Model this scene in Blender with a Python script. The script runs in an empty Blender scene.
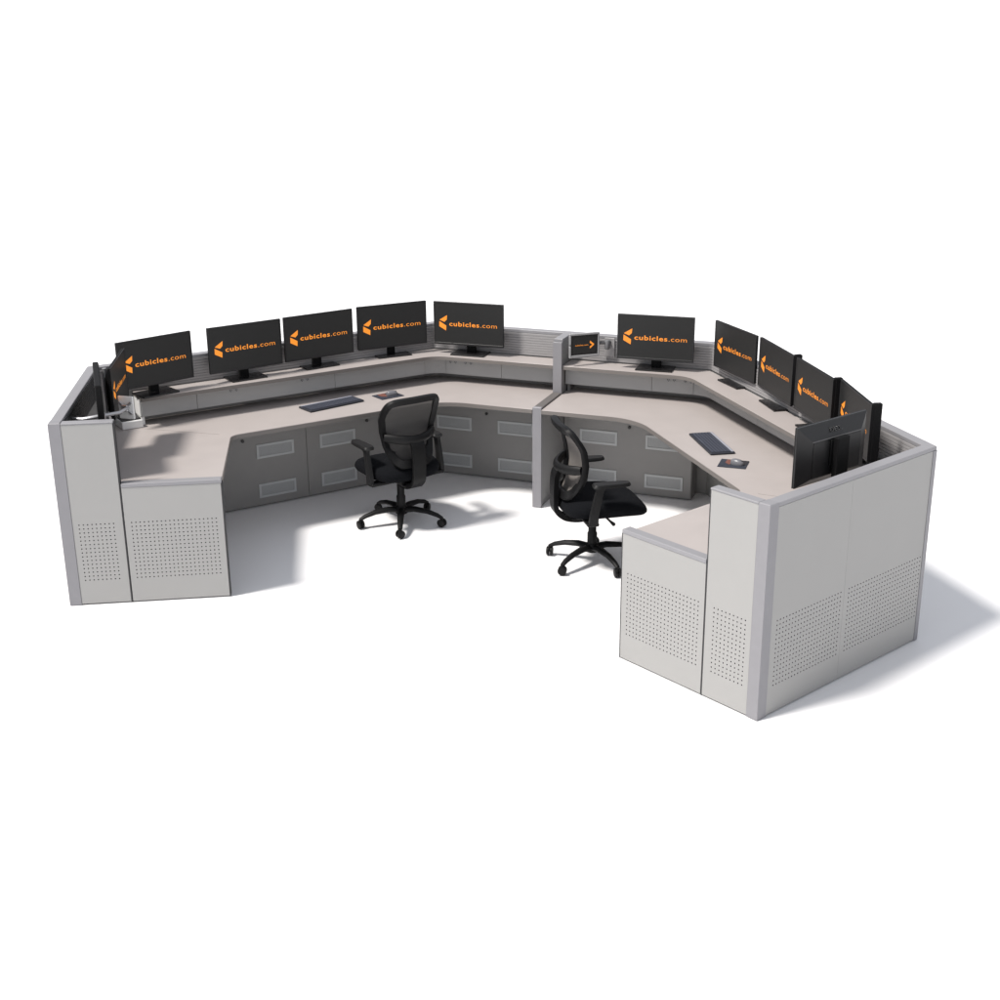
import bpy, bmesh, math, random
from mathutils import Matrix, Vector
random.seed(3)
S = bpy.context.scene
COL = S.collection
PI = math.pi

# ------------------------------------------------------------------ materials
def mat(name, col, rough=0.5, metal=0.0, emit=None, estr=0.0, noise=None, bump=None, spec=0.5, alpha=None):
    m = bpy.data.materials.new(name); m.use_nodes = True
    nt = m.node_tree; b = nt.nodes['Principled BSDF']
    b.inputs['Base Color'].default_value = (*col, 1)
    b.inputs['Roughness'].default_value = rough
    b.inputs['Metallic'].default_value = metal
    b.inputs['Specular IOR Level'].default_value = spec
    if emit:
        b.inputs['Emission Color'].default_value = (*emit, 1)
        b.inputs['Emission Strength'].default_value = estr
    if noise or bump:
        tc = nt.nodes.new('ShaderNodeTexCoord')
        mp = nt.nodes.new('ShaderNodeMapping'); nt.links.new(tc.outputs['Object'], mp.inputs['Vector'])
    if noise:
        sc, amt = noise[0], noise[1]
        if len(noise) > 2: mp.inputs['Scale'].default_value = noise[2]
        n = nt.nodes.new('ShaderNodeTexNoise'); n.inputs['Scale'].default_value = sc
        n.inputs['Detail'].default_value = 6
        nt.links.new(mp.outputs['Vector'], n.inputs['Vector'])
        mr = nt.nodes.new('ShaderNodeMapRange')
        mr.inputs['From Min'].default_value = .25; mr.inputs['From Max'].default_value = .75
        mr.inputs['To Min'].default_value = 1 - amt; mr.inputs['To Max'].default_value = 1 + amt
        nt.links.new(n.outputs['Fac'], mr.inputs['Value'])
        mx = nt.nodes.new('ShaderNodeVectorMath'); mx.operation = 'SCALE'
        mx.inputs[0].default_value = col
        nt.links.new(mr.outputs['Result'], mx.inputs['Scale'])
        nt.links.new(mx.outputs['Vector'], b.inputs['Base Color'])
    if bump:
        n2 = nt.nodes.new('ShaderNodeTexNoise'); n2.inputs['Scale'].default_value = bump[0]
        n2.inputs['Detail'].default_value = 3
        nt.links.new(tc.outputs['Object'], n2.inputs['Vector'])
        bp = nt.nodes.new('ShaderNodeBump'); bp.inputs['Strength'].default_value = bump[1]
        bp.inputs['Distance'].default_value = .002
        nt.links.new(n2.outputs['Fac'], bp.inputs['Height'])
        nt.links.new(bp.outputs['Normal'], b.inputs['Normal'])
    if alpha is not None:
        b.inputs['Alpha'].default_value = alpha
    return m

M = {}
M['floor'] = mat('floor_white', (.86, .86, .87), .6)
M['panel'] = mat('panel_grey', (.330, .327, .319), .55, noise=(4, .010), bump=(400, .03))
M['dark_in'] = mat('panel_void', (.03, .03, .032), .8)
M['post'] = mat('post_silver', (.235, .232, .246), .45, noise=(14, .03))
M['cap'] = mat('cap_silver', (.25, .248, .262), .45, noise=(14, .03))
M['gasket'] = mat('gasket', (.035, .035, .037), .7)
M['slat_shaded'] = mat('slatwall_shaded', (.035, .035, .037), .5)  # same slats, shade of the left end wall put into the colour
M['slat'] = mat('slatwall', (.30, .292, .295), .45, noise=(12, .04, (1, 1, 6)))
M['inner'] = mat('inner_panel', (.25, .25, .25), .6, noise=(10, .03))
M['fascia'] = mat('fascia', (.34, .345, .345), .5, noise=(7, .03))
M['lam'] = mat('laminate', (.395, .360, .345), .45, noise=(5, .035, (1, 1, 1)), bump=(150, .03))
M['lowcap'] = mat('low_cap', (.13, .12, .115), .5)
M['edge'] = mat('edge_band', (.17, .155, .145), .5)
M['cab'] = mat('cabinet', (.25, .245, .24), .55, noise=(8, .03))
M['ventf'] = mat('vent_frame', (.46, .475, .48), .5)
M['ventm'] = mat('vent_mesh', (.335, .345, .35), .6, noise=(160, .12))
M['plastic'] = mat('black_plastic', (.006, .006, .0065), .6, bump=(300, .08), spec=.13)
M['casing'] = mat('black_casing', (.008, .008, .009), .38, bump=(300, .08), spec=.5)
M['bezel'] = mat('bezel', (.010, .010, .011), .4)
M['ridge'] = mat('ridge_grey', (.06, .06, .062), .35)
M['gloss'] = mat('gloss_base', (.010, .0095, .010), .22)
M['screen'] = mat('screen', (.012, .012, .012), .4, emit=(1, 1, 1), estr=.011, spec=.25)
M['orange'] = mat('logo_orange', (.3, .08, .005), .5, emit=(1.0, .335, .03), estr=.80)
M['seatfab'] = mat('seat_fabric', (.006, .0065, .008), .95, noise=(220, .5), bump=(500, .3), spec=.1)
M['frame'] = mat('chair_frame', (.006, .006, .0064), .5, bump=(250, .1), spec=.22)
M['frame_l'] = mat('chair_arm', (.011, .011, .0114), .5, bump=(250, .1), spec=.3)
M['white'] = mat('white_plastic', (.80, .80, .79), .4)
M['vent_arm'] = mat('arm_grey', (.14, .14, .145), .4)
M['holder'] = mat('holder_grey', (.30, .30, .305), .4)
M['steel'] = mat('steel', (.5, .5, .51), .35, metal=.7)
M['key_body'] = mat('key_body', (.018, .020, .028), .5)
M['keys'] = mat('keys', (.050, .056, .078), .55)
M['key_strip'] = mat('key_strip', (.30, .31, .36), .4)
M['mouse'] = mat('mouse', (.15, .15, .165), .3)
M['pad'] = mat('mouse_pad', (.022, .026, .040), .8, noise=(60, .35))
M['pado'] = mat('pad_print', (.15, .055, .040), .8, noise=(90, .5))
M['padd'] = mat('pad_dark', (.02, .018, .022), .8)
# chair mesh: woven, partly open
def mesh_mat(name, col):
    m = bpy.data.materials.new(name); m.use_nodes = True
    nt = m.node_tree; b = nt.nodes['Principled BSDF']
    b.inputs['Base Color'].default_value = (*col, 1); b.inputs['Roughness'].default_value = .9
    tc = nt.nodes.new('ShaderNodeTexCoord')
    w = nt.nodes.new('ShaderNodeTexChecker'); w.inputs['Scale'].default_value = 420
    nt.links.new(tc.outputs['Object'], w.inputs['Vector'])
    mr = nt.nodes.new('ShaderNodeMapRange'); mr.inputs['To Min'].default_value = .88; mr.inputs['To Max'].default_value = .97
    nt.links.new(w.outputs['Fac'], mr.inputs['Value'])
    nt.links.new(mr.outputs['Result'], b.inputs['Alpha'])
    return m
M['mesh'] = mesh_mat('chair_mesh', (.060, .057, .055))
M['mesh_sunlit'] = mesh_mat('chair_mesh_sunlit', (.15, .137, .127))  # same weave for the right chair, sunlight put into the colour

# ------------------------------------------------------------------ mesh helpers
def bm_new(): return bmesh.new()

def bevel_geom(bm, faces, w, seg=1):
    es = set()
    for f in faces:
        for e in f.edges: es.add(e)
    bmesh.ops.bevel(bm, geom=list(es), offset=w, segments=seg, affect='EDGES', profile=.5, clamp_overlap=True)

def box(bm, x0, x1, y0, y1, z0, z1, bev=0.0, m=None, mi=0, seg=1):
    vs = [Vector((x, y, z)) for z in (z0, z1) for x, y in ((x0, y0), (x1, y0), (x1, y1), (x0, y1))]
    if m is not None: vs = [m @ v for v in vs]
    v = [bm.verts.new(c) for c in vs]
    fs = [bm.faces.new([v[i] for i in q]) for q in
          ((3, 2, 1, 0), (4, 5, 6, 7), (0, 1, 5, 4), (1, 2, 6, 5), (2, 3, 7, 6), (3, 0, 4, 7))]
    for f in fs: f.material_index = mi
    if bev: bevel_geom(bm, fs, bev, seg)

def prism(bm, poly, z0, z1, bev=0.0, mi=0, side_mi=None):
    # poly counter-clockwise
    a = sum(poly[i][0]*poly[(i+1) % len(poly)][1]-poly[(i+1) % len(poly)][0]*poly[i][1] for i in range(len(poly)))
    if a < 0: poly = poly[::-1]
    lo = [bm.verts.new((p[0], p[1], z0)) for p in poly]; hi = [bm.verts.new((p[0], p[1], z1)) for p in poly]
    fs = [bm.faces.new(lo[::-1]), bm.faces.new(hi)]
    n = len(poly)
    for i in range(n):
        fs.append(bm.faces.new((lo[i], lo[(i+1) % n], hi[(i+1) % n], hi[i])))
    for f in fs: f.material_index = mi
    if side_mi is not None:
        for f in fs[2:]: f.material_index = side_mi
    if bev: bevel_geom(bm, [fs[1]], bev)

def tube(bm, pts, rads, n=10, flat=1.0, cap=True):
    pts = [Vector(p) for p in pts]
    if not hasattr(rads, '__len__'): rads = [rads]*len(pts)
    rings = []
    up = None
    for i, p in enumerate(pts):
        t = (pts[min(i+1, len(pts)-1)]-pts[max(i-1, 0)]).normalized()
        if up is None:
            up = Vector((0, 0, 1)) if abs(t.z) < .9 else Vector((0, 1, 0))
        s = t.cross(up).normalized(); u = s.cross(t).normalized(); up = u
        rings.append([bm.verts.new(p+s*rads[i]*math.cos(2*PI*k/n)+u*rads[i]*flat*math.sin(2*PI*k/n)) for k in range(n)])
    for a, b in zip(rings, rings[1:]):
        for k in range(n): bm.faces.new((a[k], a[(k+1) % n], b[(k+1) % n], b[k]))
    if cap:
        bm.faces.new(rings[0][::-1]); bm.faces.new(rings[-1])

def lathe(bm, prof, n=20, m=None):
    rings = []
    for r, z in prof:
        rings.append([bm.verts.new((m or Matrix()) @ Vector((r*math.cos(2*PI*k/n), r*math.sin(2*PI*k/n), z))) for k in range(n)])
    for a, b in zip(rings, rings[1:]):
        for k in range(n): bm.faces.new((a[k], a[(k+1) % n], b[(k+1) % n], b[k]))
    bm.faces.new(rings[0][::-1]); bm.faces.new(rings[-1])

def build(name, bm, mats, parent=None, smooth=False, world=False):
    """link bm as one mesh object; world=True: bm is in world space, moved to the parent's space"""
    if world and parent is not None:
        bm.transform(parent.matrix_basis.inverted())
    bmesh.ops.recalc_face_normals(bm, faces=bm.faces)
    me = bpy.data.meshes.new(name); bm.to_mesh(me); bm.free()
    for k in (mats if isinstance(mats, (list, tuple)) else [mats]): me.materials.append(M[k])
    if smooth:
        for p in me.polygons: p.use_smooth = True
        try: me.set_sharp_from_angle(angle=math.radians(40))
        except Exception: pass
    o = bpy.data.objects.new(name, me); COL.objects.link(o)
    if parent is not None: o.parent = parent
    return o

def tag(o, label, cat, group=None):
    o['label'] = label; o['category'] = cat
    if group: o['group'] = group
    return o

def thing(name, label, cat, loc=(0, 0, 0), rz=0.0, group=None):
    o = bpy.data.objects.new(name, None); COL.objects.link(o)
    o.matrix_basis = Matrix.Translation(loc) @ Matrix.Rotation(rz, 4, 'Z')
    o.empty_display_size = .1
    return tag(o, label, cat, group)

def dup(root, loc, rz, label, group=None):
    r = root.copy(); COL.objects.link(r)
    r.matrix_basis = Matrix.Translation(loc) @ Matrix.Rotation(rz, 4, 'Z')
    r['label'] = label
    if group: r['group'] = group
    for ch in list(root.children):
        c = ch.copy(); COL.objects.link(c); c.parent = r
        for g in list(ch.children):
            d = g.copy(); COL.objects.link(d); d.parent = c
    return r

# ------------------------------------------------------------------ plan
P4 = Vector((1.166, 0)); P5 = Vector((2.863, -2.197)); P6 = Vector((2.165, -3.492))
P8 = Vector((1.831, -3.312)); P7 = Vector((1.292, -3.022))
mir = lambda p: Vector((-p[0], p[1]))
CH = [P7, P6, P5, P4, mir(P4), mir(P5), mir(P6), mir(P7)]        # counter-clockwise, inside on the left
dR = (P5-P4).normalized(); eR = (P6-P5).normalized(); fR = (P7-P6).normalized()
def left(v): return Vector((-v.y, v.x))
def isect(p, d, q, e):
    k = d.x*e.y-d.y*e.x
    t = ((q.x-p.x)*e.y-(q.y-p.y)*e.x)/k
    return p+d*t
def off(i, o):
    a = (CH[i]-CH[i-1]).normalized(); b = (CH[i+1]-CH[i]).normalized()
    return isect(CH[i]+left(a)*o, a, CH[i]+left(b)*o, b)
HW = 1.19; T = .06
ZD = .765            # worktop
SX = {'R': 1, 'L': -1}
def side(p, s): return Vector((p[0]*SX[s], p[1]))
def dpt(s, sd, o):   # point on the diagonal wall: distance s from back corner, offset o inward; side sd
    n = Vector((dR.y, -dR.x))      # right of travel from P4 to P5 = inward on the right half
    p = P4+dR*s+n*o
    return side(p, sd)
def rootat(A, B): return math.atan2((B-A).y, (B-A).x)

# ------------------------------------------------------------------ perforated panels
def perf_sheet(bm, fr, x0, x1, z0, z1, hx0, hx1, hz0, hz1, y=-.004, th=.02, rad=.0043, pitch=.026):
    """fr: 4x4 frame (x along the wall, y inward). Solid sheet with real blind round holes."""
    nx = max(2, round((hx1-hx0)/pitch)+1); nz = max(2, round((hz1-hz0)/pitch)+1)
    px = (hx1-hx0)/(nx-1); pz = (hz1-hz0)/(nz-1)
    V = lambda x, yy, z: bm.verts.new(fr @ Vector((x, yy, z)))
    def quad(a, b, c, d, mi=0):
        f = bm.faces.new((a, b, c, d)); f.material_index = mi; return f
    gx0, gx1, gz0, gz1 = hx0-px/2, hx1+px/2, hz0-pz/2, hz1+pz/2
    R = lambda a, b, c, d: quad(V(a, y, c), V(b, y, c), V(b, y, d), V(a, y, d))
    R(x0, x1, z0, gz0); R(x0, x1, gz1, z1); R(x0, gx0, gz0, gz1); R(gx1, x1, gz0, gz1)
    N = 8
    for i in range(nx):
        for j in range(nz):
            cx, cz = hx0+i*px, hz0+j*pz
            co = [V(cx+sx*px/2, y, cz+sz*pz/2) for sx, sz in ((1, 1), (-1, 1), (-1, -1), (1, -1))]
            ring = [V(cx+rad*math.cos(2*PI*(k+.5)/N), y, cz+rad*math.sin(2*PI*(k+.5)/N)) for k in range(N)]
            deep = [V(cx+rad*math.cos(2*PI*(k+.5)/N), y+.012, cz+rad*math.sin(2*PI*(k+.5)/N)) for k in range(N)]
            for q in range(4):          # corner q at 45+90q deg; ring idx 2q,2q+1 in that quadrant
                a, b = ring[2*q], ring[2*q+1]
                f = bm.faces.new((co[q], b, a)); f.material_index = 0
                nq = (q+1) % 4
                f = bm.faces.new((co[q], co[nq], ring[2*nq], b)); f.material_index = 0
            for k in range(N):
                f = bm.faces.new((ring[k], ring[(k+1) % N], deep[(k+1) % N], deep[k])); f.material_index = 1
            f = bm.faces.new(deep); f.material_index = 1
    # rim and back
    a = [V(x0, y, z0), V(x1, y, z0), V(x1, y, z1), V(x0, y, z1)]
    b = [V(x0, y+th, z0), V(x1, y+th, z0), V(x1, y+th, z1), V(x0, y+th, z1)]
    for k in range(4): quad(a[k], a[(k+1) % 4], b[(k+1) % 4], b[k])
    quad(*b)

def build_perf(name, bm, parent):
    bm.transform(parent.matrix_basis.inverted())
    bmesh.ops.remove_doubles(bm, verts=bm.verts, dist=.0003)
    bmesh.ops.recalc_face_normals(bm, faces=bm.faces)
    me = bpy.data.meshes.new(name); bm.to_mesh(me); bm.free()
    me.materials.append(M['panel']); me.materials.append(M['dark_in'])
    o = bpy.data.objects.new(name, me); COL.objects.link(o); o.parent = parent
    return o

def wframe(A, B, mirror=False):
    d = (B-A).normalized(); n = left(d)
    return Matrix(((d.x, n.x, 0, A.x), (d.y, n.y, 0, A.y), (0, 0, 1, 0), (0, 0, 0, 1)))

# ------------------------------------------------------------------ walls
def slat_strip(bm, A, B, z0=.99, z1=1.165):
    d = (B-A); L = d.length; fr = wframe(A, B)
    n = 9; h = (z1-z0)/n
    for i in range(n):
        a = z0+i*h
        box(bm, .004, L-.004, 0, .009, a+.0015, a+h-.0015, .001, m=fr)
    box(bm, .004, L-.004, -.0005, .004, z0, z1, m=fr)

def wall_segment(name, i, label, slat='slat', part_cap='top_cap', perf=None, post=True, cap_trim=(0, 0)):
    A, B = CH[i], CH[i+1]
    t = thing(name, label, 'partition wall', (*A, 0), rootat(A, B), 'grey partition walls of the workstation')
    ai, bi = off(i, T), off(i+1, T)
    bm = bm_new()
    d = (B-A).normalized(); n = left(d)
    o = .016 if perf else 0.0
    a1 = isect(A+n*o, d, A, ai-A) if o else A
    b1 = isect(A+n*o, d, B, bi-B) if o else B
    prism(bm, [a1, b1, bi, ai], 0.0, HW-.022)
    build('wall_panel', bm, 'panel', t, world=True)
    bm = bm_new()
    ao, bo = off(i, -.004), off(i+1, -.004)
    a2, b2 = off(i, T+.005), off(i+1, T+.005)
    prism(bm, [ao, bo, b2, a2], HW-.022, HW, .003)
    build(part_cap, bm, 'cap', t, world=True)
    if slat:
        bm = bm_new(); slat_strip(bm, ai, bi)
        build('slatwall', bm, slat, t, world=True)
    return t

wR = wall_segment('partition_wall', 1, 'light grey perforated side wall at the right end of the workstation', perf=True)
wRd = wall_segment('partition_wall', 2, 'long angled wall behind the row of four monitors on the right')
wB = wall_segment('partition_wall', 3, 'straight back wall joining both workstations behind the tablet')
wLd = wall_segment('partition_wall', 4, 'long angled wall behind the row of four monitors on the left')
wL = wall_segment('partition_wall', 5, 'side wall at the far left end seen almost edge on', perf=True, slat='slat_shaded')

LE = (P6-P5).length
def end_wall_panels(t, A, B, flip):
    # A->B counter-clockwise; holes measured from the front corner
    fr = wframe(A, B); L = (B-A).length
    spans = [(.068, .6903, .115, .66), (.6914, L-.012, .735, 1.42)]
    for a, b, h0, h1 in spans:
        bm = bm_new()
        if flip: a, b, h0, h1 = L-b, L-a, L-h1, L-h0
        perf_sheet(bm, fr, a, b, .006, HW-.024, h0, h1, .165, .535)
        build_perf('perforated_panel', bm, t)
end_wall_panels(wR, CH[1], CH[2], False)
end_wall_panels(wL, CH[5], CH[6], True)
for t, c, A, B in ((wR, P6, CH[1], CH[2]), (wL, mir(P6), CH[6], CH[5])):
    d = (B-A).normalized(); n = left(d)*(1 if c.x > 0 else -1)
    bm = bm_new()
    p = [c-d*.006-n*.006, c+d*.066-n*.006, c+d*.066+n*.066, c-d*.006+n*.066]
    prism(bm, p, 0, HW+.002, .004)
    build('corner_post', bm, 'post', t, world=True)
for t, i in ((wRd, 2), (wRd, 3), (wLd, 4), (wLd, 5)):
    bm = bm_new()
    prism(bm, [off(i, -.007)+Vector((.0, 0)), *[off(i, -.007)+v for v in ()],
               CH[i]+(CH[i+1]-CH[i]).normalized()*.03-left((CH[i+1]-CH[i]).normalized())*.007,
               CH[i]+(CH[i+1]-CH[i]).normalized()*.03+left((CH[i+1]-CH[i]).normalized())*.002,
               CH[i]-(CH[i]-CH[i-1]).normalized()*.03+left((CH[i]-CH[i-1]).normalized())*.002,
               CH[i]-(CH[i]-CH[i-1]).normalized()*.03-left((CH[i]-CH[i-1]).normalized())*.007], 0, HW-.024)
    build('corner_trim', bm, 'post', t, world=True)

# front walls: a tall narrow panel and a low wide one on each side
W1 = .379; W2 = .612; FT = .05
LOWZ = .79
for sd in 'RL':
    c = side(P6, sd); f = side(fR, sd)
    n = side(Vector((-eR.x, -eR.y)), sd)          # inward = away from the front
    word = {'R': 'right', 'L': 'left'}[sd]
    def fp(s, o): return c+f*s+n*o
    def fframe():
        if sd == 'R':   # counter-clockwise travel is P7->P6: x runs backwards
            A = side(P7, sd); B = c
        else:
            A = c; B = side(P7, sd)
        return wframe(A, B), (B-A).length
    fr, L = fframe()
    def span(a, b): return (L-b, L-a) if sd == 'R' else (a, b)
    specs = (('tall', .068, W1-.003, HW, .107, .3155, 'partition_wall',
              'tall narrow perforated front panel beside the %s corner post' % word),
             ('low', W1+.005, W1+W2, LOWZ, .425, .942, 'partition_wall',
              'low wide perforated front panel at the %s end of the workstation' % word))
    for kind, s0, s1, h, h0, h1, nm, lab in specs:
        CT = .010 if kind == 'tall' else .024
        t = thing(nm, lab, 'partition wall', (*fp(s0, 0), 0), math.atan2(f.y, f.x), 'perforated front panels')
        bm = bm_new(); prism(bm, [fp(s0, .014), fp(s1-.002, .014), fp(s1-.002, FT), fp(s0, FT)], 0, h-CT)
        build('wall_panel', bm, 'panel', t, world=True)
        bm = bm_new(); a, b = span(s0, s1-.004); x0, x1 = span(h0, h1)
        perf_sheet(bm, fr, a, b, .006, h-CT-.002, x0, x1, .165, .535)
        build_perf('perforated_panel', bm, t)
        bm = bm_new(); prism(bm, [fp(s0, -.006), fp(s1, -.006), fp(s1, FT+.006), fp(s0, FT+.006)], h-CT, h, .003)
        build('top_cap', bm, 'cap', t, world=True)
        bm = bm_new(); prism(bm, [fp(s1-.002, -.003), fp(s1+.004, -.003), fp(s1+.004, FT+.002), fp(s1-.002, FT+.002)], 0, h-CT-.002)
        build('edge_seal', bm, 'gasket', t, world=True)

# centre divider
t = thing('divider_wall', 'narrow centre divider between the two desks with silver posts', 'divider', (0, -.06, 0))
YP = -.285; YF = -.75
bm = bm_new(); prism(bm, [(-.028, -.062), (-.028, YP), (.028, YP), (.028, -.062)], 0, HW-.02)
build('wall_panel', bm, 'inner', t, world=True)
bm = bm_new(); prism(bm, [(-.028, YP-.0005), (-.028, YF), (.028, YF), (.028, YP-.0005)], 0, .7515)
build('low_panel', bm, 'inner', t, world=True)
bm = bm_new(); prism(bm, [(-.033, -.068), (-.033, YP-.004), (.033, YP-.004), (.033, -.068)], HW-.02, HW+.001, .003)
build('top_cap', bm, 'cap', t, world=True)
bm = bm_new(); prism(bm, [(-.033, YP-.034), (-.033, YF-.004), (.033, YF-.004), (.033, YP-.034)], .752, .778, .003)
build('low_cap', bm, 'lowcap', t, world=True)
bm = bm_new(); prism(bm, [(-.034, YP-.03), (-.034, YP), (.034, YP), (.034, YP-.03)], .70, HW-.021, .002)
build('upper_post', bm, 'post', t, world=True)
bm = bm_new(); prism(bm, [(-.034, YF-.034), (-.034, YF-.001), (.034, YF-.001), (.034, YF-.034)], 0, .781, .003)
build('front_post', bm, 'post', t, world=True)

# ------------------------------------------------------------------ rounded polylines
def fillet(p, a, b, r, n=8):
    """points of an arc rounding corner p between directions to a and b"""
    u = (a-p).normalized(); v = (b-p).normalized()
    ang = u.angle(v); dist = r/math.tan(ang/2)
    s, e = p+u*dist, p+v*dist
    c = p+(u+v).normalized()*(r/math.sin(ang/2))
    a0 = math.atan2(s.y-c.y, s.x-c.x); a1 = math.atan2(e.y-c.y, e.x-c.x)
    dd = (a1-a0+PI) % (2*PI)-PI
    return [Vector((c.x+r*math.cos(a0+dd*k/n), c.y+r*math.sin(a0+dd*k/n))) for k in range(n+1)]

# ------------------------------------------------------------------ worktops
WY = -.785; WD = .80
def worktop(sd):
    word = {'R': 'right', 'L': 'left'}[sd]
    nD = Vector((dR.y, -dR.x))
    nE = Vector((eR.y, -eR.x))
    back = [Vector((.036, -.064)), off(3, .064), off(2, .064)]
    c6 = P6+nE*.064-eR*.064
    endp = P7-eR*.056
    inner0 = isect(P7, eR, P4+nD*WD, dR)
    inner1 = isect(P4+nD*WD, dR, Vector((0, WY)), Vector((1, 0)))
    e_start = P7+fR*(-.004)-eR*.056
    front = [e_start] + fillet(isect(e_start, eR, P4+nD*WD, dR), e_start, inner1, .10, 8) \
        + fillet(inner1, inner0, Vector((.036, WY)), .42, 12) + [Vector((.036, WY))]
    poly = back+[c6]+front
    poly = [side(p, sd) for p in poly]
    front = [side(p, sd) for p in front]
    t = thing('worktop', 'beige laminate corner desk top of the %s workstation' % word, 'desk',
              (*side(Vector((1.2, -1.0)), sd), ZD))
    bm = bm_new(); prism(bm, poly, ZD-.03, ZD, .002)
    o = build('desk_surface', bm, 'lam', t, world=True)
    # edge band: a strip just proud of the front edge
    bm = bm_new()
    def strip(pts, o0, o1, z0, z1):
        N = len(pts); ring = []
        for i, p in enumerate(pts):
            d = (pts[min(i+1, N-1)]-pts[max(i-1, 0)]).normalized()
            nn = left(d)*(1 if sd == 'R' else -1)
            # outward of the desk = towards the sitter
            ring.append([bm.verts.new((*(p+nn*oo), z)) for oo, z in ((o0, z0), (o1, z0), (o1, z1), (o0, z1))])
        for a, b in zip(ring, ring[1:]):
            for k in range(4): bm.faces.new((a[k], a[(k+1) % 4], b[(k+1) % 4], b[k]))
        bm.faces.new(ring[0]); bm.faces.new(ring[-1][::-1])
    strip(front, -.002, .004, ZD-.031, ZD-.003)
    build('edge_band', bm, 'edge', t, world=True)
    # joint between the angled and the wing leaf
    bm = bm_new()
    a = side(inner0+(off(2, .064)-inner0)*.09, sd); b = side(off(2, .064)+(inner0-off(2, .064))*.3, sd)
    d = (b-a).normalized(); n = left(d)*.0012
    prism(bm, [a-n, b-n, b+n, a+n], ZD-.001, ZD+.0006)
    build('joint_strip', bm, 'edge', t, world=True)
    return t
worktop('R'); worktop('L')

# ------------------------------------------------------------------ raised shelves
SO = .30; ZS = .985; ZB = .828; FO = .088; FOD = {'L': .088, 'R': .150}
def shelf(sd):
    word = {'R': 'right', 'L': 'left'}[sd]
    nD = Vector((dR.y, -dR.x)); SE = 2.50
    t = thing('monitor_shelf', 'raised beige shelf along the angled and back walls of the %s desk' % word, 'shelf',
              (*side(Vector((1.2, -.3)), sd), ZB))
    def knee(ob, od): return isect(Vector((0, -ob)), Vector((1, 0)), P4+nD*od, dR)
    def band(o0, o1, r0=None, se=SE, od=None):
        q = lambda o: P4+dR*se+nD*o
        od = od or o1
        inn = knee(o1, od)
        ftail = [Vector((.036, -o1))]
        fr = fillet(inn, ftail[0], q(od), r0, 8) if r0 else [inn]
        return [side(p, sd) for p in [Vector((.036, -o0))]+[Vector((.036, -o1))]+fr+[q(od), q(o0), off(3, o0)]]
    bm = bm_new(); prism(bm, band(.078, SO, .22), ZS-.028, ZS, .002, 0, 1)
    build('shelf_top', bm, ['lam', 'edge'], t, world=True)
    bm = bm_new(); fd = SO-FOD[sd]
    prism(bm, band(.082, SO-FO, .20, SE-.012, fd), ZB+.004, ZS-.029)
    build('shelf_box', bm, 'inner', t, world=True)
    # fascia panels on the front of the box
    fo = SO-FO
    def fascia(a, b, mname='fascia'):
        # a, b world points, box standing proud of the front
        bm = bm_new(); d = (b-a).normalized(); nn = left(d)
        if nn.dot(Vector((0, -1.6))-a) < 0: nn = -nn
        prism(bm, [a+d*.0015+nn*.001, b-d*.0015+nn*.001, b-d*.0015+nn*.012, a+d*.0015+nn*.012], ZB, ZS-.030, .001)
        return build('fascia_panel', bm, mname, t, world=True)
    kb = knee(fo, fd); sc = (kb-P4).dot(dR)
    tl = .22*math.tan((PI-(dR.angle(Vector((-1, 0)))))/2) if False else .10
    for a, b in ((sc+tl, .985), (.985, 2.08), (2.08, SE-.012)):
        fascia(dpt(a, sd, fd), dpt(b, sd, fd))
    xk = kb.x-tl
    for a, b in ((.036, .49 if sd == 'L' else .72), (.49 if sd == 'L' else .72, xk)):
        fascia(side(Vector((a, -fo)), sd), side(Vector((b, -fo)), sd))
    # rounded inner corner piece
    bm = bm_new()
    q = lambda o: P4+dR*1.5+nD*o
    A0 = fillet(knee(fo+.001, fd+.001), Vector((.036, -fo-.001)), q(fd+.001), .19, 8)
    A1 = fillet(knee(fo+.011, fd+.011), Vector((.036, -fo-.011)), q(fd+.011), .19, 8)
    prism(bm, [side(p, sd) for p in A0+A1[::-1]], ZB, ZS-.030)
    build('corner_fascia', bm, 'fascia', t, world=True)
    # sockets
    socks = [('d', 1.80), ('d', 1.235), ('b', .90), ('b', .77)] if sd == 'L' else [('b', 1.0), ('b', .87), ('d', 1.235), ('d', 1.80)]
    for w, s in socks:
        if w == 'd': c = dpt(s, sd, fd+.012); ang = math.atan2(side(dR, sd).y, side(dR, sd).x)
        else: c = side(Vector((s, -fo-.012)), sd); ang = 0
        fr = Matrix.Translation((*c, ZS-.058)) @ Matrix.Rotation(ang, 4, 'Z')
        for dx in (-.022, .022):
            bm = bm_new(); box(bm, dx-.015, dx+.015, -.0025, .0025, -.014, .014, .001, m=fr)
            for k in (-.006, .006):
                box(bm, dx+k-.0022, dx+k+.0022, -.0035, .0035, -.004, .007, m=fr, mi=1)
            box(bm, dx-.003, dx+.003, -.0035, .0035, -.011, -.006, m=fr, mi=1)
            build('socket', bm, ['ventm', 'bezel'], t, world=True)
    # end bracket standing on the desk, and end cap
    e0, e1 = dpt(SE-.010, sd, .085), dpt(SE-.010, sd, fd)
    d = side(dR, sd)
    bm = bm_new(); prism(bm, [e0, e1, e1+d*.008, e0+d*.008], ZB+.002, ZS-.030)
    build('end_cap', bm, 'white', t, world=True)
    bm = bm_new(); prism(bm, [e0, e1, e1-d*.02, e0-d*.02], ZD+.002, ZB-.004)
    build('support_foot', bm, 'white', t, world=True)
    bm = bm_new()
    a, b = Vector((.036, -.09)), Vector((.036, -fo))
    prism(bm, [side(p, sd) for p in (Vector((.040, -.10)), Vector((.060, -.10)), Vector((.060, -fo+.03)), Vector((.040, -fo+.03)))], ZD+.002, ZB-.004)
    build('support_foot', bm, 'inner', t, world=True)
    return t
shelf('R'); shelf('L')

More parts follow.
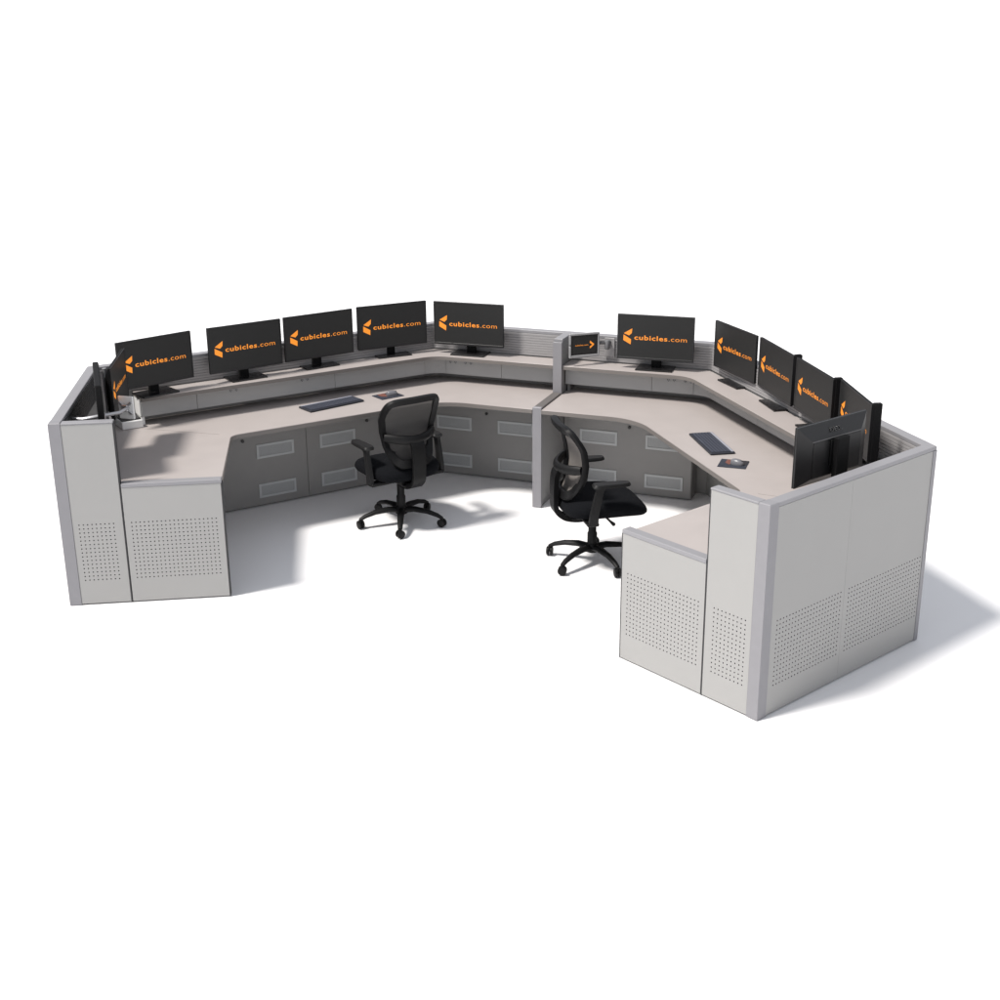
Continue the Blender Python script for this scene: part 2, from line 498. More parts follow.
# ------------------------------------------------------------------ cabinets under the desks
def vent(fr, x, z, parent_door, root):
    w, h, b = .30, .11, .017
    bm = bm_new()
    x0, x1, z0, z1 = x-w/2, x+w/2, z-h/2, z+h/2
    for q in ((x0, x1, z0, z0+b), (x0, x1, z1-b, z1), (x0, x0+b, z0+b, z1-b), (x1-b, x1, z0+b, z1-b)):
        box(bm, q[0], q[1], -.001, .006, q[2], q[3], m=fr)
    box(bm, x0+b, x1-b, -.001, .002, z0+b, z1-b, m=fr, mi=1)
    bm.transform(root.matrix_basis.inverted())
    o = build('vent_grille', bm, ['ventf', 'ventm'], None); o.parent = parent_door
def lock(fr, x, z, parent_door, root):
    bm = bm_new()
    lathe(bm, [(.012, 0), (.012, .008), (.009, .010)], 12, fr @ Matrix.Translation((x, .002, z)) @ Matrix.Rotation(-PI/2, 4, 'X'))
    bm.transform(root.matrix_basis.inverted())
    o = build('door_lock', bm, 'bezel', None); o.parent = parent_door

def cabinet(sd, where):
    word = {'R': 'right', 'L': 'left'}[sd]
    CO = .232
    if where == 'diag':
        a, b = dpt(2.62, sd, CO), dpt(.10 if sd == 'L' else .742, sd, CO)
        lab = 'grey cabinet run under the angled part of the %s desk' % word
        doors = [(1.262, 2.616, [1.516]), (.22 if sd == 'L' else .742, 1.258, [1.0, .48] if sd == 'L' else [1.0])]
        locks = {1.516: 1.77, 1.0: .745}
        pos = lambda s: dpt(s, sd, CO)
    else:
        a, b = side(Vector((1.06, -CO)), sd), side(Vector((.036, -CO)), sd)
        lab = 'grey cabinet under the straight back part of the %s desk' % word
        k = .0 if sd == 'L' else -.045
        doors = [(.10+k*.5, 1.055, [.364+k, .889+k])]
        locks = {.364+k: .609+k}
        pos = lambda s: side(Vector((s, -CO)), sd)
    t = thing('equipment_cabinet', lab, 'cabinet', (*a, 0), rootat(a, b), 'cabinets under the desks')
    d = (b-a).normalized(); n = left(d)
    if n.dot(Vector((0, -1.8))-a) < 0: n = -n
    bm = bm_new(); prism(bm, [a, b, b-n*.16, a-n*.16], .0, .731)
    build('cabinet_body', bm, 'cab', t, world=True)
    for s0, s1, vs in doors:
        p0, p1 = pos(s0), pos(s1)
        bm = bm_new(); prism(bm, [p0+n*.001, p1+n*.001, p1+n*.016, p0+n*.016], .012, .722, .001)
        dr = build('cabinet_door', bm, 'cab', t, world=True)
        # frame on the door face: x along a->b, y outward to the sitter
        for v in vs:
            c = pos(v)+n*.016
            fr = Matrix(((d.x, n.x, 0, c.x), (d.y, n.y, 0, c.y), (0, 0, 1, 0), (0, 0, 0, 1)))
            vent(fr, 0, .433, dr, t); vent(fr, 0, .122, dr, t)
            if v in locks:
                c = pos(locks[v])+n*.016
                fr = Matrix(((d.x, n.x, 0, c.x), (d.y, n.y, 0, c.y), (0, 0, 1, 0), (0, 0, 0, 1)))
                lock(fr, 0, .535, dr, t)
    return t
for sd in 'RL':
    cabinet(sd, 'diag'); cabinet(sd, 'back')

# ------------------------------------------------------------------ text
def text_bm(txt, width, weight, height, x0, z0, y, spacing=1.0):
    cu = bpy.data.curves.new('t', 'FONT'); cu.body = txt; cu.size = 1.0; cu.offset = weight; cu.space_character = spacing
    cu.resolution_u = 3; cu.extrude = 0
    o = bpy.data.objects.new('t', cu); COL.objects.link(o)
    dg = bpy.context.evaluated_depsgraph_get()
    me = bpy.data.meshes.new_from_object(o.evaluated_get(dg))
    bpy.data.objects.remove(o); bpy.data.curves.remove(cu)
    xs = [v.co.x for v in me.vertices]; ys = [v.co.y for v in me.vertices]
    ax, ay = min(xs), 0.0
    sx = width/(max(xs)-min(xs)); sy = height/.72
    bm = bm_new(); bm.from_mesh(me); bpy.data.meshes.remove(me)
    for v in bm.verts:
        v.co = Vector((x0+(v.co.x-ax)*sx, y, z0+v.co.y*sy))
    return bm
def merge(a, b):
    me = bpy.data.meshes.new('tmp'); b.to_mesh(me); b.free(); a.from_mesh(me); bpy.data.meshes.remove(me)

MW, MH = .58, .34
def logo_bm(w, h, y):
    X = lambda u: (u-.5)*w
    Z = lambda v: v*h
    bm = text_bm('cubicles', .43*w, .020, .105*h, X(.225), Z(.445), y, 1.12)
    merge(bm, text_bm('.com', .235*w, -.003, .105*h, X(.672), Z(.445), y, 1.06))
    for poly in (((.085, .575), (.195, .69), (.19, .585), (.155, .53)), ((.082, .545), (.182, .445), (.178, .33), (.08, .42))):
        f = bm.faces.new([bm.verts.new((X(u), y, Z(v))) for u, v in poly])
    return bm

# ------------------------------------------------------------------ monitors
def monitor(label, thick=False, stand=True, backmark=False, group='black monitors'):
    """origin on the shelf under the panel; panel front looks to -y; panel bottom at z=.075"""
    t = thing('monitor', label, 'monitor', group=group)
    zb = .075; hw = MW/2
    bm = bm_new()
    if True:
        # slim slab with a chamfered housing behind
        box(bm, -hw, hw, .0, .016, zb, zb+MH, .003)
        i, o2 = .085, .052
        v = [bm.verts.new(c) for c in ((-hw+.004, .0161, zb+.004), (hw-.004, .0161, zb+.004), (hw-.004, .0161, zb+MH-.004), (-hw+.004, .0161, zb+MH-.004),
                                       (-hw+i, o2, zb+.045), (hw-i, o2, zb+.045), (hw-i, o2, zb+MH-i), (-hw+i, o2, zb+MH-i))]
        for q in ((0, 1, 5, 4), (1, 2, 6, 5), (2, 3, 7, 6), (3, 0, 4, 7), (4, 5, 6, 7), (3, 2, 1, 0)): bm.faces.new([v[k] for k in q])
    build('housing', bm, 'casing' if backmark else 'plastic', t)
    if backmark:
        bm = bm_new(); box(bm, -hw+.092, hw-.092, .0522, .0545, zb+.052, zb+MH-.092, .001); build('back_cover', bm, 'bezel', t)
        bm = bm_new(); box(bm, -hw+.084, hw-.084, .049, .057, zb+MH-.0905, zb+MH-.084, .002); build('back_ridge', bm, 'ridge', t)
    if thick:
        b2 = bm_new(); box(b2, hw-.034, hw+.002, .012, .062, zb+.004, zb+MH+.004, .007, seg=2)
        build('side_bar', b2, 'plastic', t)
    bm = bm_new()
    bz = .012
    for q in ((-hw, hw, zb, zb+.016), (-hw, hw, zb+MH-bz, zb+MH), (-hw, -hw+bz, zb+.016, zb+MH-bz), (hw-bz, hw, zb+.016, zb+MH-bz)):
        box(bm, q[0]+.0005*(q[0] > -hw), q[1], -.004, .0, q[2], q[3], .0012)
    build('bezel', bm, 'bezel', t)
    bm = bm_new()
    box(bm, -hw+bz, hw-bz, -.002, -.0002, zb+.016, zb+MH-bz)
    sc = build('screen', bm, 'screen', t)
    b = logo_bm(MW, MH, -.0026); b.transform(Matrix.Translation((0, 0, zb)))
    lo = build('screen_logo', b, 'orange', t); lo.parent = sc
    if stand:
        bm = bm_new()
        box(bm, -.14, .14, .0-.05, .135, .0, .013, .004, seg=2)
        build('stand_base', bm, 'gloss', t)
        bm = bm_new()
        box(bm, -.037, .037, .053, .082, .008, zb+.20, .006, seg=2)
        build('stand_neck', bm, 'plastic', t)
    if backmark:
        b = text_bm('DELL', .10, .02, .026, 0, 0, 0)
        for v in b.verts: v.co.x = .05-v.co.x      # read from behind
        r = bmesh.ops.extrude_face_region(b, geom=b.faces[:])
        for v in r['geom']:
            if isinstance(v, bmesh.types.BMVert): v.co.y += .003
        # lie on the upper chamfer of the housing
        ang = math.atan2(.052-.0161, .085-.004)
        b.transform(Matrix.Translation((0, .0405, zb+MH-.058)) @ Matrix.Rotation(ang, 4, 'X'))
        build('back_emblem', b, 'gloss', t)
    return t

DEG = math.radians
slim = monitor('', False)
spots = [
    ((-.775, -.196), 2.5, 'monitor alone on the back wall shelf of the left desk, left of the divider'),
    ((.732, -.200), 3.4, 'monitor on the back wall shelf of the right desk, beside the tablet'),
    ((-1.329, -.417), 46.7, 'monitor turned towards the inner corner of the left shelf, beside the back wall monitor'),
    ((-1.703, -.924), 55.5, 'second monitor from the inner corner on the left angled shelf'),
    ((-2.039, -1.434), 55.5, 'third monitor from the inner corner on the left angled shelf, near its middle seam'),
    ((-2.406, -2.031), 63.5, 'monitor at the outer end of the left angled shelf, partly behind the arm mounted screen'),
    ((1.372, -.430), -49.0, 'monitor at the inner corner of the right angled shelf, nearest the back wall'),
]
for k, (xy, yaw, lab) in enumerate(spots):
    if k == 0:
        slim.matrix_basis = Matrix.Translation((*xy, ZS)) @ Matrix.Rotation(DEG(yaw), 4, 'Z'); slim['label'] = lab
    else:
        dup(slim, (*xy, ZS), DEG(yaw), lab)
thick = monitor('', True)
for k, (xy, yaw, lab) in enumerate([
    ((1.744, -.918), -58.2, 'thick sided monitor second along the right angled shelf from the back wall'),
    ((2.072, -1.445), -59.3, 'thick sided monitor third along the right angled shelf, beside the turned away screen'),
    ((2.381, -1.945), -65.8, 'thick sided monitor at the outer end of the right shelf, behind the turned away screen')]):
    if k == 0:
        thick.matrix_basis = Matrix.Translation((*xy, ZS)) @ Matrix.Rotation(DEG(yaw), 4, 'Z'); thick['label'] = lab
    else:
        dup(thick, (*xy, ZS), DEG(yaw), lab)

# screen turned away on the right end wing: stands on the desk on a tall neck
def wing_monitor(xy, yaw, lab, mark, stand):
    t = monitor(lab, False, stand=False, backmark=mark)
    t.matrix_basis = Matrix.Translation((*xy, 1.06-.075)) @ Matrix.Rotation(DEG(yaw), 4, 'Z')
    if stand:
        bm = bm_new(); dz = ZD-(1.06-.075)
        box(bm, -.135, .135, -.02, .15, dz+.001, dz+.013, .004, seg=2)
        build('stand_base', bm, 'gloss', t)
        bm = bm_new(); box(bm, -.05, .05, .064, .10, dz+.012, .335, .006, seg=2)
        box(bm, -.065, .065, .054, .066, .17, .32, .003)
        build('stand_neck', bm, 'plastic', t)
    return t
wing_monitor((2.321, -2.574), -121.4, 'black monitor turned away, its back to the right end wall', True, True)
MLEFT = wing_monitor((-2.256, -2.657), 117.2, 'monitor facing inward on an arm by the left end wall, seen nearly edge on', False, False)

# screen seen edge on behind it, enlarged so its shadow covers the wing
t = thing('monitor', 'black screen seen exactly edge on at the left end wall', 'monitor', (-2.17, -2.968, .84), DEG(128.2), 'black monitors')
bm = bm_new(); box(bm, -.33, .33, -.006, .032, 0, .54, .008, seg=2); build('housing', bm, 'plastic', t)
bm = bm_new(); box(bm, -.32, .32, -.009, -.0065, .012, .528, .001); build('screen', bm, 'screen', t)
bm = bm_new(); box(bm, -.035, .035, .001, .030, ZD-.84+.012, -.001, .004); build('stand_neck', bm, 'plastic', t)
bm = bm_new(); box(bm, -.12, .12, -.06, .09, ZD-.84+.001, ZD-.84+.012, .004); build('stand_base', bm, 'gloss', t)

# arm and white stand of the inward facing screen
t = MLEFT
def apart(nm, mt, fn, smooth=True):
    bm = bm_new(); fn(bm); return build(nm, bm, mt, t, smooth=smooth, world=True)
apart('arm_link', 'steel', lambda bm: tube(bm, [(-2.285, -3.13, 1.115), (-2.20, -3.13, 1.12), (-2.12, -3.07, 1.13), (-2.05, -2.96, 1.13), (-2.095, -2.79, 1.12)], [.012, .014, .015, .014, .012], 10, .8))
apart('arm_joint', 'steel', lambda bm: lathe(bm, [(.02, 1.10), (.024, 1.105), (.024, 1.15), (.016, 1.156)], 16, Matrix.Translation((-2.11, -3.06, 0))))
apart('pole', 'steel', lambda bm: tube(bm, [(-2.27, -2.78, ZD+.001), (-2.27, -2.78, 1.36)], .014, 12))
ax = side(Vector((dR.x, dR.y)), 'L'); AX = math.atan2(ax.y, ax.x)
pm = Matrix.Translation((*dpt(2.60, 'L', .17), 0)) @ Matrix.Rotation(AX, 4, 'Z')     # x = away from the shelf end
apart('stand_block', 'white', lambda bm: box(bm, -.10, .05, -.085, .10, ZD+.001, .823, .006, m=pm, seg=2), False)
apart('stand_gap', 'gasket', lambda bm: box(bm, -.09, .045, -.08, .085, .824, .834, m=pm), False)
PC = Matrix.Translation((-2.105, -2.815, 1.12)) @ Matrix.Rotation(DEG(4), 4, 'Z')
apart('back_plate', 'white', lambda bm: box(bm, -.055, .055, .0, .016, -.075, .075, .004, m=PC), False)
for a in (.72, -.72):
    q = PC @ Matrix.Translation((0, -.006, 0)) @ Matrix.Rotation(a, 4, 'Y')
    apart('cross_bracket', 'steel', lambda bm: box(bm, -.062, .062, -.004-.003*(a > 0), .005, -.009, .009, .003, m=q), False)
q = PC @ Matrix.Translation((0, -.012, 0))
apart('bracket_hub', 'steel', lambda bm: box(bm, -.022, .022, -.010, .004, -.022, .022, .004, m=q), False)

# tablet on an arm, right of the divider
TM = Matrix.Translation((.19, -.235, 1.072)) @ Matrix.Rotation(DEG(39), 4, 'Z')
t = thing('tablet', 'small tablet in a white holder beside the centre divider', 'tablet', (.19, -.235, 1.072), DEG(39))
w, h = .215, .15
bm = bm_new(); box(bm, -w/2, w/2, 0, .008, 0, h, .003); build('tablet_body', bm, 'bezel', t)
bm = bm_new(); box(bm, -w/2+.012, w/2-.012, -.0012, -.0001, .012, h-.012); sc = build('screen', bm, 'screen', t)
b = text_bm('cubicles.com', .105, .01, .010, -.075, .070, -.0018)
for poly in (((.045, .105), (.080, .076), (.066, .072), (.043, .088)), ((.080, .073), (.045, .044), (.043, .060), (.066, .074))):
    b.faces.new([b.verts.new((u, -.0018, v)) for u, v in poly])
lo = build('screen_logo', b, 'orange', t); lo.parent = sc
bm = bm_new()
for q in ((-w/2-.014, w/2+.014, -.022, -.001), (-w/2-.014, w/2+.014, h+.001, h+.016), (-w/2-.014, -w/2-.001, -.001, .066), (-w/2-.014, -w/2-.001, .085, h+.001), (w/2+.001, w/2+.014, -.001, h+.001)):
    box(bm, q[0], q[1], -.006, .014, q[2], q[3], .003)
box(bm, -w/2-.014, w/2+.014, .009, .016, -.022, h+.016, .003)
build('holder', bm, 'holder', t)
bm = bm_new(); tube(bm, [(.17, -.205, 1.15), (.235, -.165, 1.15), (.335, -.125, 1.15), (.345, -.078, 1.15)], .014, 10, .8)
build('arm_link', bm, 'ridge', t, smooth=True, world=True)
bm = bm_new(); lathe(bm, [(.018, 1.10), (.021, 1.105), (.021, 1.16), (.015, 1.17)], 16, Matrix.Translation((.338, -.125, 0)))
build('arm_joint', bm, 'vent_arm', t, smooth=True, world=True)
bm = bm_new(); box(bm, .305, .385, -.085, -.078, 1.03, 1.18, .003); build('wall_clamp', bm, 'slat', t, world=True)

# ------------------------------------------------------------------ keyboards, mice, pads
def keyboard(lab, xy, ang):
    t = thing('keyboard', lab, 'keyboard', (*xy, ZD+.001), ang, 'keyboards on the desks')
    bm = bm_new(); box(bm, -.237, .237, -.085, .085, 0, .014, .004); build('key_tray', bm, 'key_body', t)
    bm = bm_new()
    for r in range(6):
        y = -.070+r*.0215
        x = -.222
        while x < .215:
            kw = .0165
            if r == 0 and -.10 < x < .02: kw = .115
            box(bm, x, min(x+kw, .222), y, y+.0165, .0145, .019, .0012)
            x += kw+.005
    build('keys', bm, 'keys', t)
    bm = bm_new(); box(bm, -.225, .225, .062, .078, .0142, .0165, .0008); build('control_strip', bm, 'key_strip', t)
    return t
keyboard('dark blue keyboard on the right desk, by a mouse pad in the sun', (1.398, -1.218), DEG(-59.5))
k2 = keyboard('dark keyboard on the left desk below the sloping shelf shadow', (-1.494, -1.168), DEG(60.5))

def mousepad(lab, lab2, xy, ang, w, h):
    t = thing('mouse_pad', lab, 'mouse pad', (*xy, ZD+.001), ang, 'mouse pads')
    bm = bm_new(); box(bm, -w/2, w/2, -h/2, h/2, 0, .004, .001); build('pad_sheet', bm, 'pad', t)
    bm = bm_new(); prism(bm, [(-w*.30, h*.05), (-w*.14, -.03), (-w*.05, .0), (w*.05, h*.46), (-w*.28, h*.46)], .0042, .0048)
    build('pad_print', bm, 'pado', t)
    bm = bm_new(); prism(bm, [(w*.06, h*.46), (w*.47, h*.46), (w*.47, -h*.1), (w*.1, h*.2)], .0042, .0047)
    build('dark_print', bm, 'padd', t)
    m = Matrix.Translation((*xy, ZD+.0055)) @ Matrix.Rotation(ang, 4, 'Z')
    p = m @ Vector((w*.14, -.012, 0))
    ms = thing('mouse', lab2, 'mouse', p, ang+DEG(-15), 'computer mice')
    bm = bm_new(); n = 20
    rings = []
    for q, z in ((1.0, .0), (1.03, .008), (.98, .018), (.84, .027), (.6, .033), (.3, .036)):
        rings.append([bm.verts.new(((.045*q*math.cos(2*PI*k/n)-(.005 if z > .02 else 0)), .027*q*math.sin(2*PI*k/n)*(1+.08*math.cos(4*PI*k/n)), z)) for k in range(n)])
    for a, b in zip(rings, rings[1:]):
        for k in range(n): bm.faces.new((a[k], a[(k+1) % n], b[(k+1) % n], b[k]))
    bm.faces.new(rings[0][::-1]); bm.faces.new(rings[-1])
    build('mouse_shell', bm, 'mouse', ms, smooth=True)
    bm = bm_new(); lathe(bm, [(.008, -.003), (.009, 0), (.008, .003)], 12, Matrix.Translation((.028, 0, .024)) @ Matrix.Rotation(PI/2, 4, 'X'))
    build('scroll_wheel', bm, 'bezel', ms)
mousepad('navy mouse pad with orange print next to the keyboard on the right desk', 'grey mouse on the pad on the right desk', (1.622, -1.598), DEG(2), .180, .165)
mousepad('dark mouse pad with orange print behind the chair on the left desk', 'dark mouse on the pad on the left desk', (-1.205, -.795), DEG(58), .20, .15)

# ------------------------------------------------------------------ office chairs
def lerp(pts, z):
    for (z0, x0), (z1, x1) in zip(pts, pts[1:]):
        if z <= z1:
            i = pts.index((z0, x0)); k = (z-z0)/(z1-z0)
            xa = pts[max(i-1, 0)][1]; xb = pts[min(i+2, len(pts)-1)][1]
            return .5*(2*x0+(x1-xa)*k+(2*xa-5*x0+4*x1-xb)*k*k+(3*x0-xa-3*x1+xb)*k**3)
    return pts[-1][1]
BX = [(.46, -.205), (.56, -.152), (.66, -.114), (.74, -.112), (.86, -.140), (.98, -.205), (1.05, -.235)]
def back_pt(u, z):
    x = lerp(BX, z)
    return Vector((x-.03+abs(u)**2*.55, u, z))
def back_outline(n=96, shrink=0.0):
    pts = []
    zc, hh = .75, .255-shrink
    for k in range(n):
        a = 2*PI*k/n
        c, s = math.cos(a), math.sin(a)
        e = .36
        u = abs(c)**e*(1 if c > 0 else -1); v = abs(s)**e*(1 if s > 0 else -1)
        z = zc+hh*v
        f = (z-.495)/.51
        half = (.155+.072*min(1, max(0, f)*1.5)**.8)-shrink
        pts.append((u*half, z))
    return pts

def chair(label, loc, yaw, star0, weave):
    t = thing('office_chair', label, 'office chair', (*loc, 0), yaw, 'black mesh office chairs')
    # star base
    bm = bm_new()
    lathe(bm, [(.036, .075), (.046, .082), (.046, .125), (.034, .14)], 18)
    for k in range(5):
        a = star0-yaw+2*PI*k/5
        d = Vector((math.cos(a), math.sin(a), 0))
        tube(bm, [d*.02+Vector((0, 0, .108)), d*.10+Vector((0, 0, .118)), d*.20+Vector((0, 0, .108)), d*.275+Vector((0, 0, .086)), d*.312+Vector((0, 0, .066))],
             [.030, .028, .023, .020, .016], 10, .75)
    build('star_base', bm, 'frame', t, smooth=True)
    for k in range(5):
        a = star0-yaw+2*PI*k/5
        c = Vector((math.cos(a)*.31, math.sin(a)*.31, 0))
        m = Matrix.Translation((c.x, c.y, .030)) @ Matrix.Rotation(a+.7*(k-2)+.4, 4, 'Z') @ Matrix.Rotation(PI/2, 4, 'X')
        bm = bm_new()
        for s in (-1, 1):
            lathe(bm, [(.022, s*.013-.010), (.030, s*.013-.007), (.030, s*.013+.007), (.022, s*.013+.010)], 16, m)
        lathe(bm, [(.012, .028), (.012, .07)], 10, Matrix.Translation((c.x, c.y, 0)))
        build('caster', bm, 'frame', t, smooth=True)
    bm = bm_new(); lathe(bm, [(.033, .12), (.033, .21), (.027, .222), (.027, .30), (.018, .302), (.018, .345)], 18)
    build('gas_lift', bm, 'frame', t, smooth=True)
    bm = bm_new()
    box(bm, -.13, .12, -.075, .075, .335, .375, .012, seg=2)
    box(bm, -.16, -.02, -.05, .05, .32, .345, .01, seg=2)
    for s in (-1, 1):
        box(bm, -.125, -.045, min(s*.07, s*.30), max(s*.07, s*.30), .365, .388, .006)
    build('seat_mechanism', bm, 'frame', t)
    bm = bm_new(); tube(bm, [(.06, -.06, .35), (.07, -.17, .345), (.075, -.23, .345)], [.007, .008, .013], 8)
    build('tilt_lever', bm, 'frame', t, smooth=True)
    bm = bm_new(); lathe(bm, [(.02, -.03), (.026, -.028), (.026, .03), (.02, .034)], 14, Matrix.Translation((.15, .02, .362)) @ Matrix.Rotation(PI/2, 4, 'X'))
    build('tension_knob', bm, 'frame', t, smooth=True)
    # seat
    bm = bm_new(); n = 40
    rings = []
    def ring(q, z, drop):
        r = []
        for k in range(n):
            a = 2*PI*k/n; c, s = math.cos(a), math.sin(a); e = .55
            x = abs(c)**e*(1 if c > 0 else -1); y = abs(s)**e*(1 if s > 0 else -1)
            X = .055+x*.29*q; Y = y*.265*q*(1-.06*max(0, x))
            zz = z-drop*max(0, (X-.08)/.26)**2*.06+drop*.010*abs(y*q)**2
            r.append(bm.verts.new((X, Y, zz)))
        return r
    for q, z, dr in ((.55, .386, .3), (.86, .388, .4), (.955, .398, .5), (.995, .42, .7), (1.0, .445, .9), (.97, .468, 1), (.90, .485, 1), (.78, .496, 1), (.6, .500, 1), (.35, .498, 1), (.12, .496, 1)):
        rings.append(ring(q, z, dr))
    for a, b in zip(rings, rings[1:]):
        for k in range(n): bm.faces.new((a[k], a[(k+1) % n], b[(k+1) % n], b[k]))
    bm.faces.new(rings[0][::-1]); bm.faces.new(rings[-1])
    build('seat', bm, 'seatfab', t, smooth=True)
    # back frame loop
    ol = back_outline(); N = len(ol)
    bm = bm_new(); rings = []
    P = [back_pt(u, z) for u, z in ol]
    for i in range(N):
        tdir = (P[(i+1) % N]-P[i-1]).normalized()
        cen = Vector((lerp(BX, P[i].z)-.03, 0, .76))
        inw = Vector((0, cen.y-P[i].y, cen.z-P[i].z)).normalized()
        bn = Vector((1, 0, 0)); inw = (bn.cross(tdir)).normalized()
        if inw.dot(Vector((0, -P[i].y, .75-P[i].z))) < 0: inw = -inw
        wd = .036 if P[i].z < .9 else .040
        if P[i].z < .60: wd = .054
        dp = .026
        rings.append([bm.verts.new(P[i]+inw*a+bn*b) for a, b in ((0, -dp*.8), (wd, -dp*.5), (wd+.004, 0), (wd, dp*.5), (0, dp), (-.008, 0))])
    for i in range(N):
        a, b = rings[i], rings[(i+1) % N]
        for k in range(6): bm.faces.new((a[k], a[(k+1) % 6], b[(k+1) % 6], b[k]))
    build('back_frame', bm, 'frame', t, smooth=True)
    # woven mesh
    bm = bm_new(); rows = []
    for j in range(25):
        z = .525+(.985-.525)*j/24
        f = (z-.495)/.51
        half = (.155+.072*min(1, max(0, f)*1.5)**.8)-.02
        rows.append([bm.verts.new(back_pt(half*(-1+2*i/12), z)+Vector((.004, 0, 0))) for i in range(13)])
    for a, b in zip(rows, rows[1:]):
        for i in range(12): bm.faces.new((a[i], a[i+1], b[i+1], b[i]))
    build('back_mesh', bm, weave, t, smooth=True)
    # spine and lumbar bar
    bm = bm_new()
    z = .70
    pts = []
    for i in range(13):
        u = -.195+.39*i/12
        p = back_pt(u, z+.02*(abs(u)/.195)**2)
        k = 1-(abs(u)/.195)**2
        pts.append(p+Vector((-.022-.085*k, 0, 0)))
    tube(bm, pts, [.020]+[.024]*11+[.020], 10, 1.35)
    sp = [(-.222, .70), (-.256, .655), (-.266, .57), (-.266, .47), (-.258, .40), (-.205, .350), (-.13, .330), (-.06, .330)]
    def cat(P, n=5):
        o = []
        for i in range(len(P)-1):
            a, b, c, d = (Vector(P[max(0, min(len(P)-1, j))]) for j in (i-1, i, i+1, i+2))
            for k in range(n):
                q = k/n; o.append(.5*(2*b+(c-a)*q+(2*a-5*b+4*c-d)*q*q+(3*b-a-3*c+d)*q**3))
        return o+[Vector(P[-1])]
    sp = [tuple(v) for v in cat(sp)]
    rg = []
    for i, (x, zz) in enumerate(sp):
        a = Vector(sp[max(i-1, 0)]); b = Vector(sp[min(i+1, len(sp)-1)])
        td = (b-a).normalized(); nn = Vector((td.y, -td.x))
        wdt = .054-.006*i/len(sp); th = .018
        rg.append([bm.verts.new((x+nn.x*s2*th, s1*wdt*(1 if s2 > 0 else .78), zz+nn.y*s2*th)) for s1, s2 in ((-1, -1), (1, -1), (1, 1), (-1, 1))])
    for a, b in zip(rg, rg[1:]):
        for k in range(4): bm.faces.new((a[k], a[(k+1) % 4], b[(k+1) % 4], b[k]))
    bm.faces.new(rg[0]); bm.faces.new(rg[-1][::-1])
    build('back_spine', bm, 'frame', t, smooth=True)
    # armrests
    for s in (-1, 1):
        bm = bm_new(); y = s*.292
        rg = []
        for x, zz, wx, wy in ((-.085, .372, .032, .014), (-.08, .44, .028, .015), (-.06, .54, .026, .014), (-.045, .605, .025, .013), (-.037, .628, .034, .014)):
            rg.append([bm.verts.new((x+a*wx, y+b*wy, zz)) for a, b in ((-1, -1), (1, -1), (1, 1), (-1, 1))])
        for a, b in zip(rg, rg[1:]):
            for k in range(4): bm.faces.new((a[k], a[(k+1) % 4], b[(k+1) % 4], b[k]))
        bm.faces.new(rg[0]); bm.faces.new(rg[-1][::-1])
        ar = build('armrest', bm, 'frame_l', t)
        bm = bm_new()
        m = 20; lo, hi = [], []
        for k in range(m):
            a = 2*PI*k/m; c, q = math.cos(a), math.sin(a)
            X = .037+abs(c)**.5*(1 if c > 0 else -1)*.125; Y = y-s*.01+abs(q)**.5*(1 if q > 0 else -1)*(.040-.008*c)
            lo.append(bm.verts.new((X, Y, .628))); hi.append((X, Y))
        mid = [bm.verts.new((.037+(X-.037)*1.02, y-s*.01+(Y-y+s*.01)*1.04, .640)) for X, Y in hi]
        top = [bm.verts.new((.037+(X-.037)*.96, y-s*.01+(Y-y+s*.01)*.88, .652)) for X, Y in hi]
        for a, b in ((lo, mid), (mid, top)):
            for k in range(m): bm.faces.new((a[k], a[(k+1) % m], b[(k+1) % m], b[k]))
        bm.faces.new(lo[::-1]); bm.faces.new(top)
        ap = build('arm_pad', bm, 'frame_l', t, smooth=True); ap.parent = ar
    return t
chair('black mesh office chair at the left desk seen from behind', (-.82, -1.435), DEG(145), DEG(-67), 'mesh')
chair('black mesh office chair at the right desk seen from its side', (.712, -1.683), DEG(34), DEG(-112), 'mesh_sunlit')

# ------------------------------------------------------------------ floor
bm = bm_new()
n = 96; R = 45
c = Vector((0, 0, 0))
bm.faces.new([bm.verts.new((R*math.cos(2*PI*k/n), R*math.sin(2*PI*k/n), -.004)) for k in range(n)])
fl = build('floor', bm, 'floor'); fl['kind'] = 'structure'

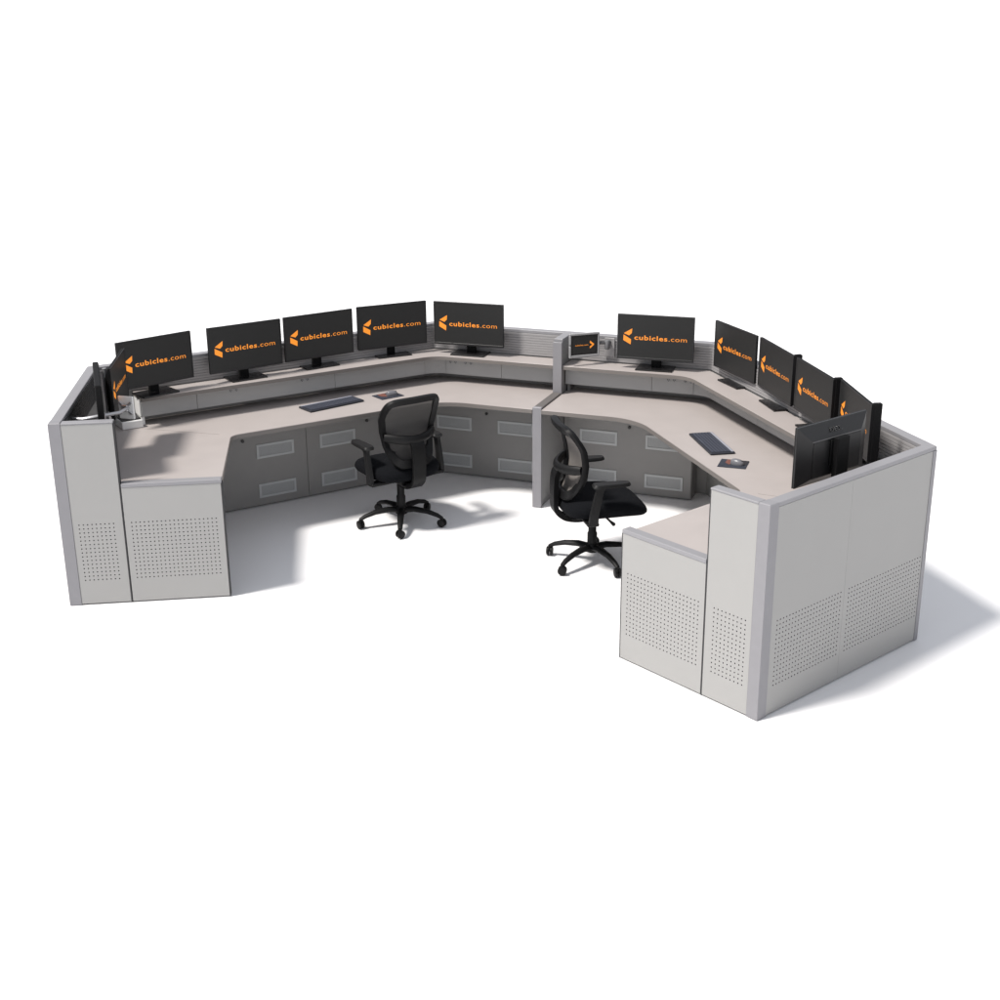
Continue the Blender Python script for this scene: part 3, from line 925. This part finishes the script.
# ------------------------------------------------------------------ light
TO = Vector((-.52, -.55, 1.19)).normalized()
D = 200.0
ld = bpy.data.lights.new('key_lamp', 'AREA'); ld.shape = 'DISK'; ld.size = 32.0
ld.energy = 4.5*PI*D*D; ld.color = (1.0, .955, .905)
lo = bpy.data.objects.new('key_lamp', ld); COL.objects.link(lo)
lo.location = TO*D; lo.rotation_euler = TO.to_track_quat('Z', 'Y').to_euler()

W = bpy.data.worlds.new('World'); S.world = W; W.use_nodes = True
nt = W.node_tree; bg = nt.nodes['Background']
tc = nt.nodes.new('ShaderNodeTexCoord'); sx = nt.nodes.new('ShaderNodeSeparateXYZ')
nt.links.new(tc.outputs['Generated'], sx.inputs['Vector'])
cr = nt.nodes.new('ShaderNodeValToRGB')
cr.color_ramp.elements[0].position = .035; cr.color_ramp.elements[0].color = (1.15, 1.15, 1.16, 1)
cr.color_ramp.elements[1].position = .11; cr.color_ramp.elements[1].color = (.60, .62, .67, 1)
nt.links.new(sx.outputs['Z'], cr.inputs['Fac'])
nt.links.new(cr.outputs['Color'], bg.inputs['Color']); bg.inputs['Strength'].default_value = 1.0

# ------------------------------------------------------------------ camera
f, th, H, roll, tx, ty, psi = 1325.2009, .3403, 3.4002, -.0083, .5575, 10.1644, -.3662
c_, s_ = math.cos(psi), math.sin(psi)
pos = Vector((c_*-tx+s_*-ty, s_*tx-c_*ty, H))
right = Vector((c_, -s_, 0)); fh = Vector((s_, c_, 0))
fwd = fh*math.cos(th)-Vector((0, 0, math.sin(th)))
up = fh*math.sin(th)+Vector((0, 0, math.cos(th)))
cr_, sr_ = math.cos(roll), math.sin(roll)
r2 = right*cr_+up*sr_; u2 = up*cr_-right*sr_
cam = bpy.data.cameras.new('camera'); co = bpy.data.objects.new('camera', cam); COL.objects.link(co)
co.matrix_world = Matrix(((r2.x, u2.x, -fwd.x, pos.x), (r2.y, u2.y, -fwd.y, pos.y), (r2.z, u2.z, -fwd.z, pos.z), (0, 0, 0, 1)))
cam.sensor_width = 36; cam.lens = f/1000*36; cam.clip_start = .1; cam.clip_end = 600
S.camera = co
S.view_settings.view_transform = 'Standard'; S.view_settings.look = 'None'
S.view_settings.gamma = 1; S.view_settings.exposure = 0; S.view_settings.use_curve_mapping = False
